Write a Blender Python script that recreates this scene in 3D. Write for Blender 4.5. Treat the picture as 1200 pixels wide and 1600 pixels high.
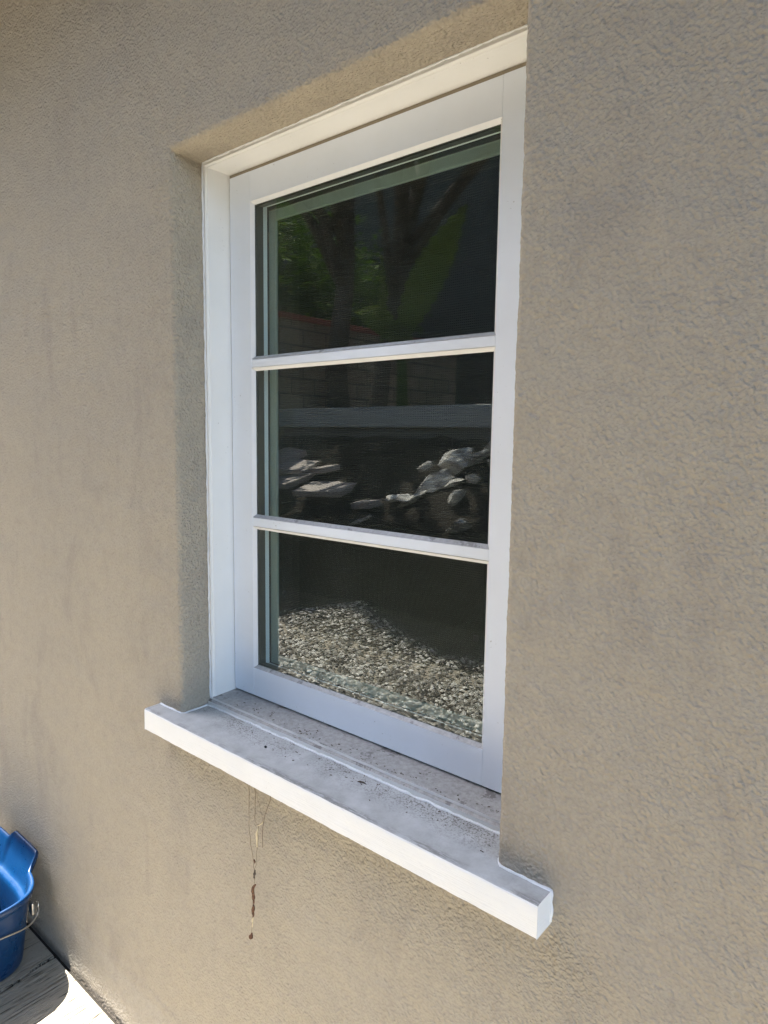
import bpy, bmesh, math, random
from mathutils import Vector, Matrix, noise
R = math.radians
S = bpy.context.scene
for o in list(bpy.data.objects): bpy.data.objects.remove(o)
COL = S.collection

# ------------------------------------------------------------------ camera, sky, sun, exposure
yaw, pit, rol = R(40.0524), R(-6.353), R(0.7753)
fw = Vector((-math.sin(yaw)*math.cos(pit), math.cos(yaw)*math.cos(pit), math.sin(pit)))
rt = Vector((math.cos(yaw), math.sin(yaw), 0)); up = rt.cross(fw)
r2 = rt*math.cos(rol) + up*math.sin(rol); u2 = -rt*math.sin(rol) + up*math.cos(rol)
cam = bpy.data.objects.new('camera', bpy.data.cameras.new('camera')); COL.objects.link(cam)
m = Matrix((r2, u2, -fw)).transposed().to_4x4(); m.translation = Vector((0.9676, -0.6664, 1.2807))
cam.matrix_world = m
cam.data.sensor_fit = 'HORIZONTAL'; cam.data.sensor_width = 36; cam.data.lens = 36*1048.7/1200
cam.data.clip_start = 0.02; cam.data.clip_end = 1000
S.camera = cam

SUN = Vector((-0.49, -0.115, 1.0)).normalized()
W = bpy.data.worlds.new('World'); S.world = W; W.use_nodes = True
sk = W.node_tree.nodes.new('ShaderNodeTexSky'); sk.sky_type = 'NISHITA'; sk.sun_disc = False
sk.dust_density = 1.6; sk.air_density = 1.0; sk.ozone_density = 1.0; sk.sun_elevation = math.asin(SUN.z); sk.sun_rotation = math.atan2(SUN.x, SUN.y)
bg = W.node_tree.nodes['Background']; bg.inputs[1].default_value = 0.14
W.node_tree.links.new(sk.outputs[0], bg.inputs[0])
sl = bpy.data.lights.new('sun', 'SUN'); sl.energy = 4.6; sl.angle = R(0.5); sl.color = (1, 0.95, 0.87)
so = bpy.data.objects.new('sun', sl); COL.objects.link(so)
so.rotation_euler = SUN.to_track_quat('Z', 'Y').to_euler(); so.location = (0, 0, 8)
S.view_settings.view_transform = 'Standard'; S.view_settings.look = 'None'
S.view_settings.gamma = 1; S.view_settings.exposure = 3.0
S.cycles.max_bounces = 10; S.cycles.diffuse_bounces = 5; S.cycles.transparent_max_bounces = 16

# ------------------------------------------------------------------ materials
def mat(name, col, rough=0.8, spec=0.3, metal=0):
    M = bpy.data.materials.new(name); M.use_nodes = True
    b = M.node_tree.nodes['Principled BSDF']
    b.inputs['Base Color'].default_value = (*col, 1); b.inputs['Roughness'].default_value = rough
    b.inputs['Specular IOR Level'].default_value = spec; b.inputs['Metallic'].default_value = metal
    return M
class NT:
    def __init__(s, M): s.t = M.node_tree; s.n = s.t.nodes; s.b = s.n.get('Principled BSDF')
    def l(s, a, b): s.t.links.new(a, b)
    def new(s, k, **kw):
        n = s.n.new(k)
        for a, v in kw.items(): setattr(n, a, v)
        return n
    def pos(s, scale=(1, 1, 1)):
        g = s.new('ShaderNodeNewGeometry')
        mp = s.new('ShaderNodeMapping'); mp.inputs['Scale'].default_value = scale
        s.l(g.outputs['Position'], mp.inputs[0]); return mp.outputs[0]
    def obj(s, scale=(1, 1, 1)):
        g = s.new('ShaderNodeTexCoord')
        mp = s.new('ShaderNodeMapping'); mp.inputs['Scale'].default_value = scale
        s.l(g.outputs['Object'], mp.inputs[0]); return mp.outputs[0]
    def noise(s, vec, scale, detail=3, rough=0.55, dist=0):
        n = s.new('ShaderNodeTexNoise'); n.inputs['Scale'].default_value = scale
        n.inputs['Detail'].default_value = detail; n.inputs['Roughness'].default_value = rough
        n.inputs['Distortion'].default_value = dist; s.l(vec, n.inputs['Vector']); return n.outputs[0]
    def ramp(s, x, stops):
        r = s.new('ShaderNodeValToRGB'); e = r.color_ramp.elements
        while len(e) < len(stops): e.new(0.5)
        for i, (p, c) in enumerate(stops):
            e[i].position = p; e[i].color = (*c, 1) if isinstance(c, tuple) else (c, c, c, 1)
        s.l(x, r.inputs[0]); return r.outputs[0]
    def math(s, op, a, b=None, clamp=False):
        n = s.new('ShaderNodeMath', operation=op, use_clamp=clamp)
        for i, v in enumerate((a, b)):
            if v is None: continue
            if hasattr(v, 'is_output'): s.l(v, n.inputs[i])
            else: n.inputs[i].default_value = v
        return n.outputs[0]
    def mix(s, f, a, b, mode='MIX'):
        n = s.new('ShaderNodeMix', data_type='RGBA', blend_type=mode)
        for i, v in ((0, f), (6, a), (7, b)):
            if hasattr(v, 'is_output'): s.l(v, n.inputs[i])
            else: n.inputs[i].default_value = v if i == 0 else (*v, 1)
        return n.outputs[2]
    def bump(s, h, dist, strength=1.0):
        n = s.new('ShaderNodeBump'); n.inputs['Distance'].default_value = dist
        n.inputs['Strength'].default_value = strength; s.l(h, n.inputs['Height'])
        s.l(n.outputs[0], s.b.inputs['Normal']); return n
    def sepz(s, which=2, src='Position'):
        g = s.new('ShaderNodeNewGeometry'); x = s.new('ShaderNodeSeparateXYZ'); s.l(g.outputs[src], x.inputs[0]); return x.outputs[which]
    def color(s, c): s.l(c, s.b.inputs['Base Color'])

def stucco(name, base, plinth=False, fine=1.0, amp=1.0):
    M = mat(name, base, 0.92, 0.15); N = NT(M)
    P = N.pos()
    # distorted lumpy texture
    vo = N.new('ShaderNodeTexVoronoi', feature='SMOOTH_F1'); vo.inputs['Scale'].default_value = 250*fine; vo.inputs['Smoothness'].default_value = 0.75
    wv = N.new('ShaderNodeVectorMath', operation='ADD'); nn = N.new('ShaderNodeTexNoise'); nn.inputs['Scale'].default_value = 120; nn.inputs['Detail'].default_value = 2
    sc = N.new('ShaderNodeVectorMath', operation='SCALE'); sc.inputs['Scale'].default_value = 0.003
    N.l(P, nn.inputs['Vector']); N.l(nn.outputs[1], sc.inputs[0]); N.l(P, wv.inputs[0]); N.l(sc.outputs[0], wv.inputs[1]); N.l(wv.outputs[0], vo.inputs['Vector'])
    a = N.math('SUBTRACT', 1.0, vo.outputs['Distance'], clamp=True)
    b = N.noise(P, 170*fine, 2.5, 0.5, 0.0)
    c = N.noise(P, 14, 2, 0.5)
    d = N.noise(P, 600*fine, 3, 0.65)
    pt = N.ramp(N.noise(P, 3.2, 2, 0.6), [(0.30, 0.55), (0.60, 1.0)])
    h = N.math('ADD', N.math('MULTIPLY', N.math('MULTIPLY', a, 0.55), pt), N.math('MULTIPLY', b, 0.85))
    h = N.math('ADD', h, N.math('MULTIPLY', d, 0.16)); h = N.math('ADD', h, N.math('MULTIPLY', c, 2.0))
    N.bump(h, 0.0050*amp, 1.0)
    # blotches, run marks and grime
    s1 = N.ramp(N.noise(P, 2.1, 4, 0.6), [(0.35, (0.95, 0.95, 0.96)), (0.6, (1.02, 1.01, 0.99))])
    s2 = N.ramp(N.noise(N.pos((8, 8, 3.2)), 1.0, 5, 0.66, 0.5), [(0.54, (1, 1, 1)), (0.70, (0.85, 0.85, 0.88))])
    s3 = N.ramp(N.noise(P, 38, 4, 0.65), [(0.3, (0.93, 0.93, 0.94)), (0.55, (1, 1, 1))])
    s4 = N.ramp(a, [(0.35, (0.93, 0.93, 0.94)), (0.60, (1.0, 1.0, 1.0)), (0.95, (1.04, 1.035, 1.02))])
    c0 = N.mix(1.0, base, s1, 'MULTIPLY'); c0 = N.mix(0.8, c0, s2, 'MULTIPLY'); c0 = N.mix(1.0, c0, s3, 'MULTIPLY'); c0 = N.mix(1.0, c0, s4, 'MULTIPLY')
    if plinth:
        z = N.sepz(2); zz = N.math('ADD', z, N.math('MULTIPLY', N.noise(P, 25, 3), 0.02))
        f = N.ramp(zz, [(0.125, 1.0), (0.138, 0.0)])
        c0 = N.mix(f, c0, N.mix(1.0, c0, (1.02, 1.04, 1.09), 'MULTIPLY'))
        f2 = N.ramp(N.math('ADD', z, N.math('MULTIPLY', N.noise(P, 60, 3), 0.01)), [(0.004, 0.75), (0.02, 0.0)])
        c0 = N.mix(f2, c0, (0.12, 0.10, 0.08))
    N.color(c0); return M

def white_paint(name, base=(0.80, 0.80, 0.79), dirt=0.0, grain=False, rough=0.45, topdirt=0.8):
    M = mat(name, base, rough, 0.4); N = NT(M); P = N.pos()
    v = N.ramp(N.noise(P, 9, 4, 0.6), [(0.3, (0.955, 0.955, 0.95)), (0.65, (1, 1, 1))])
    c = N.mix(1.0, base, v, 'MULTIPLY')
    sp = N.ramp(N.noise(P, 210, 3, 0.6), [(0.70, 0.0), (0.745, 0.75)])      # fly specks and chips
    sp = N.math('MULTIPLY', sp, N.ramp(N.noise(P, 23, 2), [(0.50, 0.0), (0.62, 1.0)]))
    c = N.mix(sp, c, (0.20, 0.17, 0.14))
    # settled dirt on upward faces
    nz = N.sepz(2, 'True Normal'); upm = N.ramp(nz, [(0.5, 0.0), (0.62, 1.0)])
    g = N.ramp(N.noise(P, 150, 4, 0.7), [(0.3, 0.42), (0.65, 0.68)])
    g2 = N.ramp(N.noise(P, 30, 5, 0.7), [(0.52, 0.0), (0.62, 1.0)])
    g = N.math('MAXIMUM', g, N.math('MULTIPLY', g2, 0.85))
    c = N.mix(N.math('MULTIPLY', N.math('MULTIPLY', upm, g), topdirt), c, (0.16, 0.15, 0.14))
    N.color(c)
    if grain:
        h = N.math('ADD', N.noise(N.pos((12, 12, 700)), 1.0, 3, 0.6), N.math('MULTIPLY', N.noise(P, 60, 3), 0.6))
        N.bump(h, 0.0009, 0.9)
    else:
        h = N.math('ADD', N.noise(P, 45, 3), N.math('MULTIPLY', N.noise(N.pos((3, 3, 260)), 1, 2), 0.25)); N.bump(h, 0.0006, 0.6)
    return M

M_st = stucco('stucco', (0.418, 0.371, 0.294), plinth=True)
M_white = white_paint('white_paint', (0.82, 0.865, 0.93))
M_bead = white_paint('bead_paint', (0.79, 0.79, 0.79), topdirt=1.0)
M_jamb = white_paint('jamb_paint', (0.81, 0.80, 0.77))
def sill_material():
    M = white_paint('sill_paint', (0.84, 0.84, 0.83), grain=True, topdirt=0.0, rough=0.6); N = NT(M); P = N.pos()
    old = N.b.inputs['Base Color'].links[0].from_socket
    nz = N.sepz(2, 'True Normal'); upm = N.ramp(nz, [(0.45, 0.0), (0.8, 1.0)])
    y = N.sepz(1)
    base = N.mix(N.ramp(N.noise(P, 26, 5, 0.65), [(0.3, 0.0), (0.7, 1.0)]), (0.47, 0.48, 0.48), (0.33, 0.335, 0.33))
    # sandy specks gather towards the window
    sp = N.ramp(N.noise(P, 330, 3, 0.7), [(0.50, 0.0), (0.58, 1.0)])
    back = N.ramp(y, [(0.0, 0.1), (0.040, 1.0)])
    area = N.math('MULTIPLY', N.ramp(N.noise(P, 16, 3, 0.6), [(0.36, 0.0), (0.58, 1.0)]), back)
    base = N.mix(N.math('MULTIPLY', sp, N.math('MULTIPLY', area, 0.85)), base, (0.10, 0.085, 0.07))
    # grime line behind the front arris
    yn = N.math('ADD', y, N.math('MULTIPLY', N.noise(P, 40, 3), 0.010))
    ln = N.ramp(yn, [(-0.029+0.0045, 0.0), (-0.0225+0.005, 1.0), (-0.015+0.005, 0.0)])
    # colour ramps clamp below 0, so shift into positive range
    sh = N.math('ADD', yn, 0.05)
    ln = N.ramp(sh, [(0.0195, 0.0), (0.0255, 1.0), (0.0335, 0.0)])
    gate = N.ramp(N.noise(N.pos((9, 9, 9)), 1.0, 3, 0.6), [(0.42, 0.0), (0.52, 1.0)])
    st = N.ramp(N.noise(N.pos((60, 400, 100)), 1.0, 3, 0.7), [(0.40, 0.0), (0.55, 1.0)])
    base = N.mix(N.math('MULTIPLY', N.math('MULTIPLY', ln, gate), N.math('MULTIPLY', st, 0.85)), base, (0.12, 0.115, 0.10))
    N.color(N.mix(upm, old, base)); return M
M_sill = sill_material()
M_caulk = white_paint('caulk', (0.78, 0.79, 0.80), topdirt=0.35)
M_gasket = mat('gasket', (0.03, 0.032, 0.03), 0.5)
M_spacer = mat('spacer', (0.05, 0.055, 0.048), 0.4, 0.5)
M_alu = mat('screen_frame', (0.27, 0.32, 0.30), 0.5, 0.4)
M_int = mat('interior_paint', (0.14, 0.14, 0.11), 0.8)
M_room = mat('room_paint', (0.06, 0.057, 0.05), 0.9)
M_black = mat('black', (0.02, 0.02, 0.02), 0.6)

def glass_material(k):
    M = bpy.data.materials.new('glass_front'); M.use_nodes = True; N = NT(M); N.n.remove(N.b)
    out = N.n['Material Output']
    tr = N.new('ShaderNodeBsdfTransparent'); tr.inputs[0].default_value = (0.93, 0.97, 0.94, 1)
    gl = N.new('ShaderNodeBsdfGlossy'); gl.inputs['Roughness'].default_value = 0.004; gl.inputs[0].default_value = (0.95, 1, 0.97, 1)
    P = N.pos(); bp = N.new('ShaderNodeBump'); bp.inputs['Distance'].default_value = 0.0008; bp.inputs['Strength'].default_value = 0.07
    N.l(N.noise(P, 6.5, 2), bp.inputs['Height']); N.l(bp.outputs[0], gl.inputs['Normal'])
    fr = N.new('ShaderNodeFresnel'); fr.inputs[0].default_value = 1.5
    gb = N.new('ShaderNodeNewGeometry')      # from inside the pane the index would invert: use a constant there
    f = N.math('MULTIPLY', fr.outputs[0], k, clamp=True)
    f = N.math('ADD', N.math('MULTIPLY', f, N.math('SUBTRACT', 1.0, gb.outputs['Backfacing'])), N.math('MULTIPLY', gb.outputs['Backfacing'], 0.06), clamp=True)
    mx = N.new('ShaderNodeMixShader'); N.l(f, mx.inputs[0]); N.l(tr.outputs[0], mx.inputs[1]); N.l(gl.outputs[0], mx.inputs[2])
    # thin film of dust, drip specks
    df = N.new('ShaderNodeBsdfDiffuse'); df.inputs[0].default_value = (0.4, 0.4, 0.38, 1)
    d = N.math('MULTIPLY', N.ramp(N.noise(P, 420, 2, 0.6), [(0.68, 0.0), (0.76, 1.0)]), 0.16)
    d2 = N.math('MULTIPLY', N.ramp(N.noise(N.pos((14, 14, 5)), 1.0, 4, 0.7), [(0.42, 0.0), (0.8, 1.0)]), 0.02)
    dd = N.math('ADD', N.math('ADD', d, d2), 0.002)
    m2 = N.new('ShaderNodeMixShader'); N.l(dd, m2.inputs[0]); N.l(mx.outputs[0], m2.inputs[1]); N.l(df.outputs[0], m2.inputs[2])
    N.l(m2.outputs[0], out.inputs[0]); return M
M_glass = glass_material(1.9)
M_glass2 = glass_material(0.5)
M_clear = bpy.data.materials.new('glass_back'); M_clear.use_nodes = True; _n = NT(M_clear); _n.n.remove(_n.b)
_t = _n.new('ShaderNodeBsdfTransparent'); _n.l(_t.outputs[0], _n.n['Material Output'].inputs[0])
def mesh_screen():
    M = bpy.data.materials.new('insect_mesh'); M.use_nodes = True; N = NT(M); out = N.n['Material Output']
    N.b.inputs['Base Color'].default_value = (0.010, 0.010, 0.010, 1); N.b.inputs['Roughness'].default_value = 0.45
    tr = N.new('ShaderNodeBsdfTransparent'); z = N.sepz(2); x = N.sepz(0)
    a = N.math('SINE', N.math('MULTIPLY', z, 2*math.pi/0.0034)); b = N.math('SINE', N.math('MULTIPLY', x, 2*math.pi/0.0034))
    f = N.math('ADD', N.math('MULTIPLY', a, 0.16), 0.74); f = N.math('ADD', f, N.math('MULTIPLY', b, 0.05), clamp=True)
    mx = N.new('ShaderNodeMixShader'); N.l(f, mx.inputs[0]); N.l(tr.outputs[0], mx.inputs[1]); N.l(N.b.outputs[0], mx.inputs[2])
    N.l(mx.outputs[0], out.inputs[0]); return M
M_mesh = mesh_screen()

def concrete(name, base, broom=False, groove=0.0):
    M = mat(name, base, 0.9, 0.2); N = NT(M); P = N.pos()
    v = N.ramp(N.noise(P, 6, 5, 0.65), [(0.3, (0.86, 0.86, 0.87)), (0.7, (1.05, 1.04, 1.0))])
    c = N.mix(1.0, base, v, 'MULTIPLY')
    pit = N.ramp(N.noise(P, 120, 3, 0.6), [(0.28, (0.45, 0.43, 0.40)), (0.38, (1, 1, 1))])
    c = N.mix(0.6, c, pit, 'MULTIPLY')
    h = N.math('ADD', N.noise(P, 90, 4), N.math('MULTIPLY', N.noise(P, 9, 3), 1.0))
    if broom:
        w = N.noise(N.pos((160, 7, 1)), 1.0, 3, 0.65, 0.6)
        w2 = N.noise(N.pos((70, 5, 1)), 1.0, 2, 0.6, 0.8)
        gr = N.ramp(w, [(0.34, (0.06, 0.055, 0.05)), (0.44, (1, 1, 1))])
        c = N.mix(0.97, c, gr, 'MULTIPLY')
        h = N.math('ADD', h, N.math('ADD', N.math('MULTIPLY', w, 3.5), N.math('MULTIPLY', w2, 2.5)))
    N.color(c); N.bump(h, 0.003, 1.0); return M
M_walk = concrete('broomed_concrete', (0.34, 0.31, 0.25), broom=True)
M_conc = concrete('grey_concrete', (0.34, 0.34, 0.32))
M_kerb = concrete('kerb_concrete', (0.46, 0.47, 0.44))
M_soil = mat('soil', (0.055, 0.045, 0.035), 0.95, 0.1); N = NT(M_soil); N.color(N.ramp(N.noise(N.pos(), 14, 5, 0.7), [(0.3, (0.03, 0.026, 0.02)), (0.7, (0.09, 0.075, 0.055))])); N.bump(N.noise(N.pos(), 30, 5), 0.02)
M_shade_soil = mat('shade_dark_soil', (0.02, 0.017, 0.013), 0.95, 0.1); N = NT(M_shade_soil); N.color(N.ramp(N.noise(N.pos(), 30, 5, 0.7), [(0.3, (0.010, 0.008, 0.006)), (0.7, (0.034, 0.028, 0.02))])); N.bump(N.noise(N.pos(), 60, 5), 0.02)  # tree shade put into the colour: soil on the bank made near black
M_dark = mat('joint_filler', (0.03, 0.027, 0.023), 0.95, 0.1)
def leafmat(name, a, b, trans=0.25):
    M = mat(name, a, 0.8, 0.08); N = NT(M)
    g = N.new('ShaderNodeNewGeometry'); c = N.ramp(g.outputs['Random Per Island'], [(0.0, a), (1.0, b)]); N.color(c)
    out = N.n['Material Output']; tl = N.new('ShaderNodeBsdfTranslucent'); N.l(N.mix(1.0, c, (1.3, 1.5, 0.6), 'MULTIPLY'), tl.inputs[0])
    mx = N.new('ShaderNodeMixShader'); mx.inputs[0].default_value = trans
    N.l(N.b.outputs[0], mx.inputs[1]); N.l(tl.outputs[0], mx.inputs[2]); N.l(mx.outputs[0], out.inputs[0]); return M
M_leafA = leafmat('leaf_dark', (0.02, 0.035, 0.010), (0.045, 0.07, 0.018))
M_leafB = leafmat('leaf_mid', (0.035, 0.06, 0.010), (0.07, 0.11, 0.018), 0.2)
M_ban = leafmat('banana_leaf', (0.085, 0.125, 0.010), (0.12, 0.16, 0.015), 0.3)
M_bark = mat('bark', (0.09, 0.07, 0.055), 0.9, 0.1); N = NT(M_bark); N.bump(N.noise(N.pos((30, 30, 6)), 1.0, 4), 0.02)
M_rock = mat('pale_rock', (0.50, 0.47, 0.42), 0.9, 0.2); N = NT(M_rock); N.color(N.ramp(N.noise(N.pos(), 12, 5, 0.7), [(0.38, (0.20, 0.175, 0.15)), (0.55, (0.52, 0.49, 0.45))])); N.bump(N.noise(N.pos(), 40, 5), 0.012)
M_grav = mat('gravel_stone', (0.4, 0.37, 0.32), 0.85, 0.25); N = NT(M_grav); g_ = N.new('ShaderNodeNewGeometry')
N.color(N.ramp(g_.outputs['Random Per Island'], [(0.0, (0.04, 0.033, 0.025)), (0.35, (0.13, 0.115, 0.095)), (0.7, (0.35, 0.325, 0.285)), (1.0, (0.66, 0.63, 0.58))]))
def block_mat(name, base, mortar, bw, bh, axis):
    M = mat(name, base, 0.9, 0.15); N = NT(M); g = N.new('ShaderNodeNewGeometry'); x = N.new('ShaderNodeSeparateXYZ'); N.l(g.outputs[0], x.inputs[0])
    cb = N.new('ShaderNodeCombineXYZ'); N.l(x.outputs[axis], cb.inputs[0]); N.l(x.outputs[2], cb.inputs[1])
    br = N.new('ShaderNodeTexBrick'); N.l(cb.outputs[0], br.inputs[0]); br.inputs['Scale'].default_value = 1
    br.inputs['Brick Width'].default_value = bw; br.inputs['Row Height'].default_value = bh; br.inputs['Mortar Size'].default_value = 0.012
    br.inputs['Color1'].default_value = (*base, 1); br.inputs['Color2'].default_value = (*[v*0.75 for v in base], 1); br.inputs['Mortar'].default_value = (*mortar, 1)
    N.color(br.outputs[0]); N.bump(N.math('SUBTRACT', N.noise(N.pos(), 50, 4), br.outputs[1]), 0.01); return M
M_block = block_mat('block_wall', (0.30, 0.24, 0.17), (0.10, 0.085, 0.07), 0.40, 0.20, 1)
M_redcap = mat('red_cap', (0.30, 0.09, 0.06), 0.85)
M_roof = mat('roof_tile', (0.16, 0.10, 0.08), 0.85)
M_soff = mat('soffit_paint', (0.50, 0.38, 0.22), 0.85); N = NT(M_soff); N.bump(N.noise(N.pos(), 90, 3), 0.002)
def bucket_mat():
    M = mat('blue_plastic', (0.0015, 0.026, 0.088), 0.34, 0.5); N = NT(M); P = N.pos()
    sc = N.ramp(N.noise(N.pos((14, 14, 90)), 1.0, 4, 0.7), [(0.45, (1, 1, 1)), (0.75, (1.5, 1.25, 1.08))])
    N.color(N.mix(1.0, (0.0015, 0.026, 0.088), sc, 'MULTIPLY')); N.bump(N.noise(P, 40, 3), 0.0012, 0.5)
    rr = N.ramp(N.noise(P, 30, 4), [(0.3, 0.24), (0.7, 0.40)]); N.l(rr, N.b.inputs['Roughness']); return M
M_bucket = bucket_mat()
M_steel = mat('galvanised_wire', (0.62, 0.60, 0.56), 0.35, 0.5, 1.0)
M_neigh = mat('grey_render', (0.045, 0.044, 0.038), 0.9)
M_thread = mat('silk_thread', (0.22, 0.17, 0.12), 0.8)
M_pod = mat('dry_brown_leaf', (0.16, 0.055, 0.03), 0.8); N = NT(M_pod); N.color(N.ramp(N.noise(N.pos(), 300, 3), [(0.35, (0.05, 0.028, 0.018)), (0.65, (0.19, 0.085, 0.045))]))
M_straw = mat('dry_straw', (0.62, 0.52, 0.34), 0.8)

# ------------------------------------------------------------------ mesh helpers
def obj(name, verts, faces, mats, parent=None, smooth=False, mi=None, bevel=0, seg=2, ang=40):
    me = bpy.data.meshes.new(name); me.from_pydata([tuple(v) for v in verts], [], faces); me.update()
    for mm in (mats if isinstance(mats, (list, tuple)) else [mats]): me.materials.append(mm)
    if mi: me.polygons.foreach_set('material_index', mi)
    if smooth: me.polygons.foreach_set('use_smooth', [True]*len(me.polygons))
    o = bpy.data.objects.new(name, me); COL.objects.link(o)
    if parent: o.parent = parent; o.matrix_parent_inverse = parent.matrix_world.inverted()
    if bevel:
        b = o.modifiers.new('bevel', 'BEVEL'); b.width = bevel; b.segments = seg; b.limit_method = 'ANGLE'; b.angle_limit = R(ang)
    return o
def thing(name, label, cat, loc=(0, 0, 0), group=None):
    o = bpy.data.objects.new(name, None); COL.objects.link(o); o.location = loc
    o.empty_display_size = 0.1; o.matrix_world = Matrix.Translation(loc)
    o['label'] = label; o['category'] = cat
    if group: o['group'] = group
    return o
def tag(o, label, cat, group=None):
    o['label'] = label; o['category'] = cat
    if group: o['group'] = group
    return o
class MB:
    def __init__(s): s.v = []; s.f = []; s.m = []
    def add(s, v, f, m=0):
        n = len(s.v); s.v += [tuple(p) for p in v]; s.f += [tuple(i+n for i in q) for q in f]; s.m += [m]*len(f); return s
    def box(s, a, b, m=0):
        x0, y0, z0 = a; x1, y1, z1 = b
        return s.add([(x0, y0, z0), (x1, y0, z0), (x1, y1, z0), (x0, y1, z0), (x0, y0, z1), (x1, y0, z1), (x1, y1, z1), (x0, y1, z1)],
                     [(0, 3, 2, 1), (4, 5, 6, 7), (0, 1, 5, 4), (1, 2, 6, 5), (2, 3, 7, 6), (3, 0, 4, 7)], m)
    def tube(s, pts, rad, n=8, m=0, cap=True):
        pts = [Vector(p) for p in pts]; rs = rad if isinstance(rad, (list, tuple)) else [rad]*len(pts)
        V = []; F = []
        t0 = (pts[1]-pts[0]).normalized(); a = t0.orthogonal().normalized()
        for i, p in enumerate(pts):
            t = (pts[min(i+1, len(pts)-1)]-pts[max(i-1, 0)]).normalized()
            a = (a - t*a.dot(t)).normalized(); b = t.cross(a)
            for k in range(n):
                th = 2*math.pi*k/n; V.append(p + (a*math.cos(th)+b*math.sin(th))*rs[i])
        for i in range(len(pts)-1):
            for k in range(n): F.append((i*n+k, i*n+(k+1) % n, (i+1)*n+(k+1) % n, (i+1)*n+k))
        if cap: F += [tuple(range(n-1, -1, -1)), tuple(range((len(pts)-1)*n, len(pts)*n))]
        return s.add(V, F, m)
    def ring(s, rect, prof, m=0, closed=True):
        """mitred frame: prof = list of (inset, y); rect = x0,x1,z0,z1"""
        x0, x1, z0, z1 = rect; V = []; F = []; n = len(prof)
        for (sx, sz, cx, cz) in ((1, 1, x0, z0), (-1, 1, x1, z0), (-1, -1, x1, z1), (1, -1, x0, z1)):
            for (ins, y) in prof: V.append((cx+sx*ins, y, cz+sz*ins))
        for c in range(4):
            d = (c+1) % 4
            for i in range(n if closed else n-1):
                j = (i+1) % n; F.append((c*n+i, c*n+j, d*n+j, d*n+i))
        return s.add(V, F, m)
    def build(s, name, mats, parent=None, **k): return obj(name, s.v, s.f, mats, parent, mi=s.m, **k)
def nz(p, s): return noise.noise(Vector(p)*s)
def lumps(p): return 0.0007*nz(p, 190) + 0.0006*nz(p, 75) + 0.0007*nz(p, 22)

# ------------------------------------------------------------------ the house
house = thing('house', 'beige stucco house wall with a white three-pane window and projecting sill', 'house', (0, 0.1, 0))
OX0, OX1, OZ0, OZ1 = -0.0685, 0.5904, 0.762, 1.7500
H = 2.40
def wall():
    v = []; f = []; mrg = 0.10
    def quad(a, b, c, d):
        n = len(v); v.extend([a, b, c, d]); f.append((n, n+1, n+2, n+3))
    X = [-5.3, OX0-mrg, OX1+mrg, 4.5]; Z = [0.20, OZ0-mrg, OZ1+mrg, H]
    for i in range(3):
        for k in range(3):
            if i == 1 and k == 1: continue
            quad((X[i], 0, Z[k]), (X[i+1], 0, Z[k]), (X[i+1], 0, Z[k+1]), (X[i], 0, Z[k+1]))
    # opening surround: margin -> rounded arris -> reveal
    prof = []; Rr = 0.009
    s = mrg
    while s > Rr+0.001: prof.append((s, 0.0, s, (0, -1))); s -= 0.0028
    for k in range(9):
        a = k/8*math.pi/2; prof.append((Rr-Rr*math.sin(a), Rr-Rr*math.cos(a), 0, (math.sin(a), -math.cos(a))))
    y = Rr+0.003
    while y < 0.072: prof.append((0, y, 0, (1, 0))); y += 0.003
    x0, x1, z0, z1 = OX0, OX1, OZ0, OZ1
    per = []
    st = 0.003
    def seg(ax, az, bx, bz, dx, dz):
        n = int(math.hypot(bx-ax, bz-az)/st)
        for i in range(n):
            t = i/n; per.append((ax+(bx-ax)*t, az+(bz-az)*t, dx, dz))
    # outward directions; corners blend
    seg(x0, z0, x1, z0, 0, -1); seg(x1, z0, x1, z1, 1, 0); seg(x1, z1, x0, z1, 0, 1); seg(x0, z1, x0, z0, -1, 0)
    n0 = len(v); n = len(prof)
    cx, cz = (x0+x1)/2, (z0+z1)/2; hx, hz = (x1-x0)/2, (z1-z0)/2
    for (px, pz, dx, dz) in per:
        # scale with the distance so margins keep rectangular
        ux, uz = (px-cx)/hx, (pz-cz)/hz
        for (out, yy, far, nn) in prof:
            qx, qz = px+ux*out, pz+uz*out
            fade = 1.0
            if far: fade = min(1, (mrg-far)/0.02)
            d = lumps((qx, yy, qz))*fade
            d2 = 0.0012*nz((qx*1.0, 3, qz), 9)*fade if out < 0.03 else 0
            # push along surface normal (nn.x towards opening centre, nn.y depth)
            v.append((qx-dx*nn[0]*(d+d2), yy+nn[1]*(d), qz-dz*nn[0]*(d+d2)))
    m_ = len(per)
    for i in range(m_):
        j = (i+1) % m_
        for k in range(n-1): f.append((n0+i*n+k, n0+j*n+k, n0+j*n+k+1, n0+i*n+k+1))
    # foot of the wall with a slightly thicker foundation band
    xs = []; x = -5.3
    while x < 4.5: xs.append(x); x += 0.004 if -1.6 < x < 0.35 else 0.15
    xs.append(4.5); zs = [0.20-i*0.004 for i in range(52)] + [-0.02]
    n0 = len(v)
    for x in xs:
        for z in zs:
            t = min(1, max(0, (0.145+0.006*nz((x, 0, 0), 8)-z)/0.012)); t = t*t*(3-2*t)
            flare = -0.0018*t - 0.0028*max(0, (0.05-z)/0.05)**2
            fd = min(1, (0.20-z)/0.02)
            v.append((x, flare-lumps((x, 0, z))*fd*0.7, z))
    k_ = len(zs)
    for i in range(len(xs)-1):
        for k in range(k_-1): f.append((n0+i*k_+k, n0+i*k_+k+1, n0+(i+1)*k_+k+1, n0+(i+1)*k_+k))
    o = obj('wall', v, f, M_st, house, smooth=True)
    return o
wall()
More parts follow.
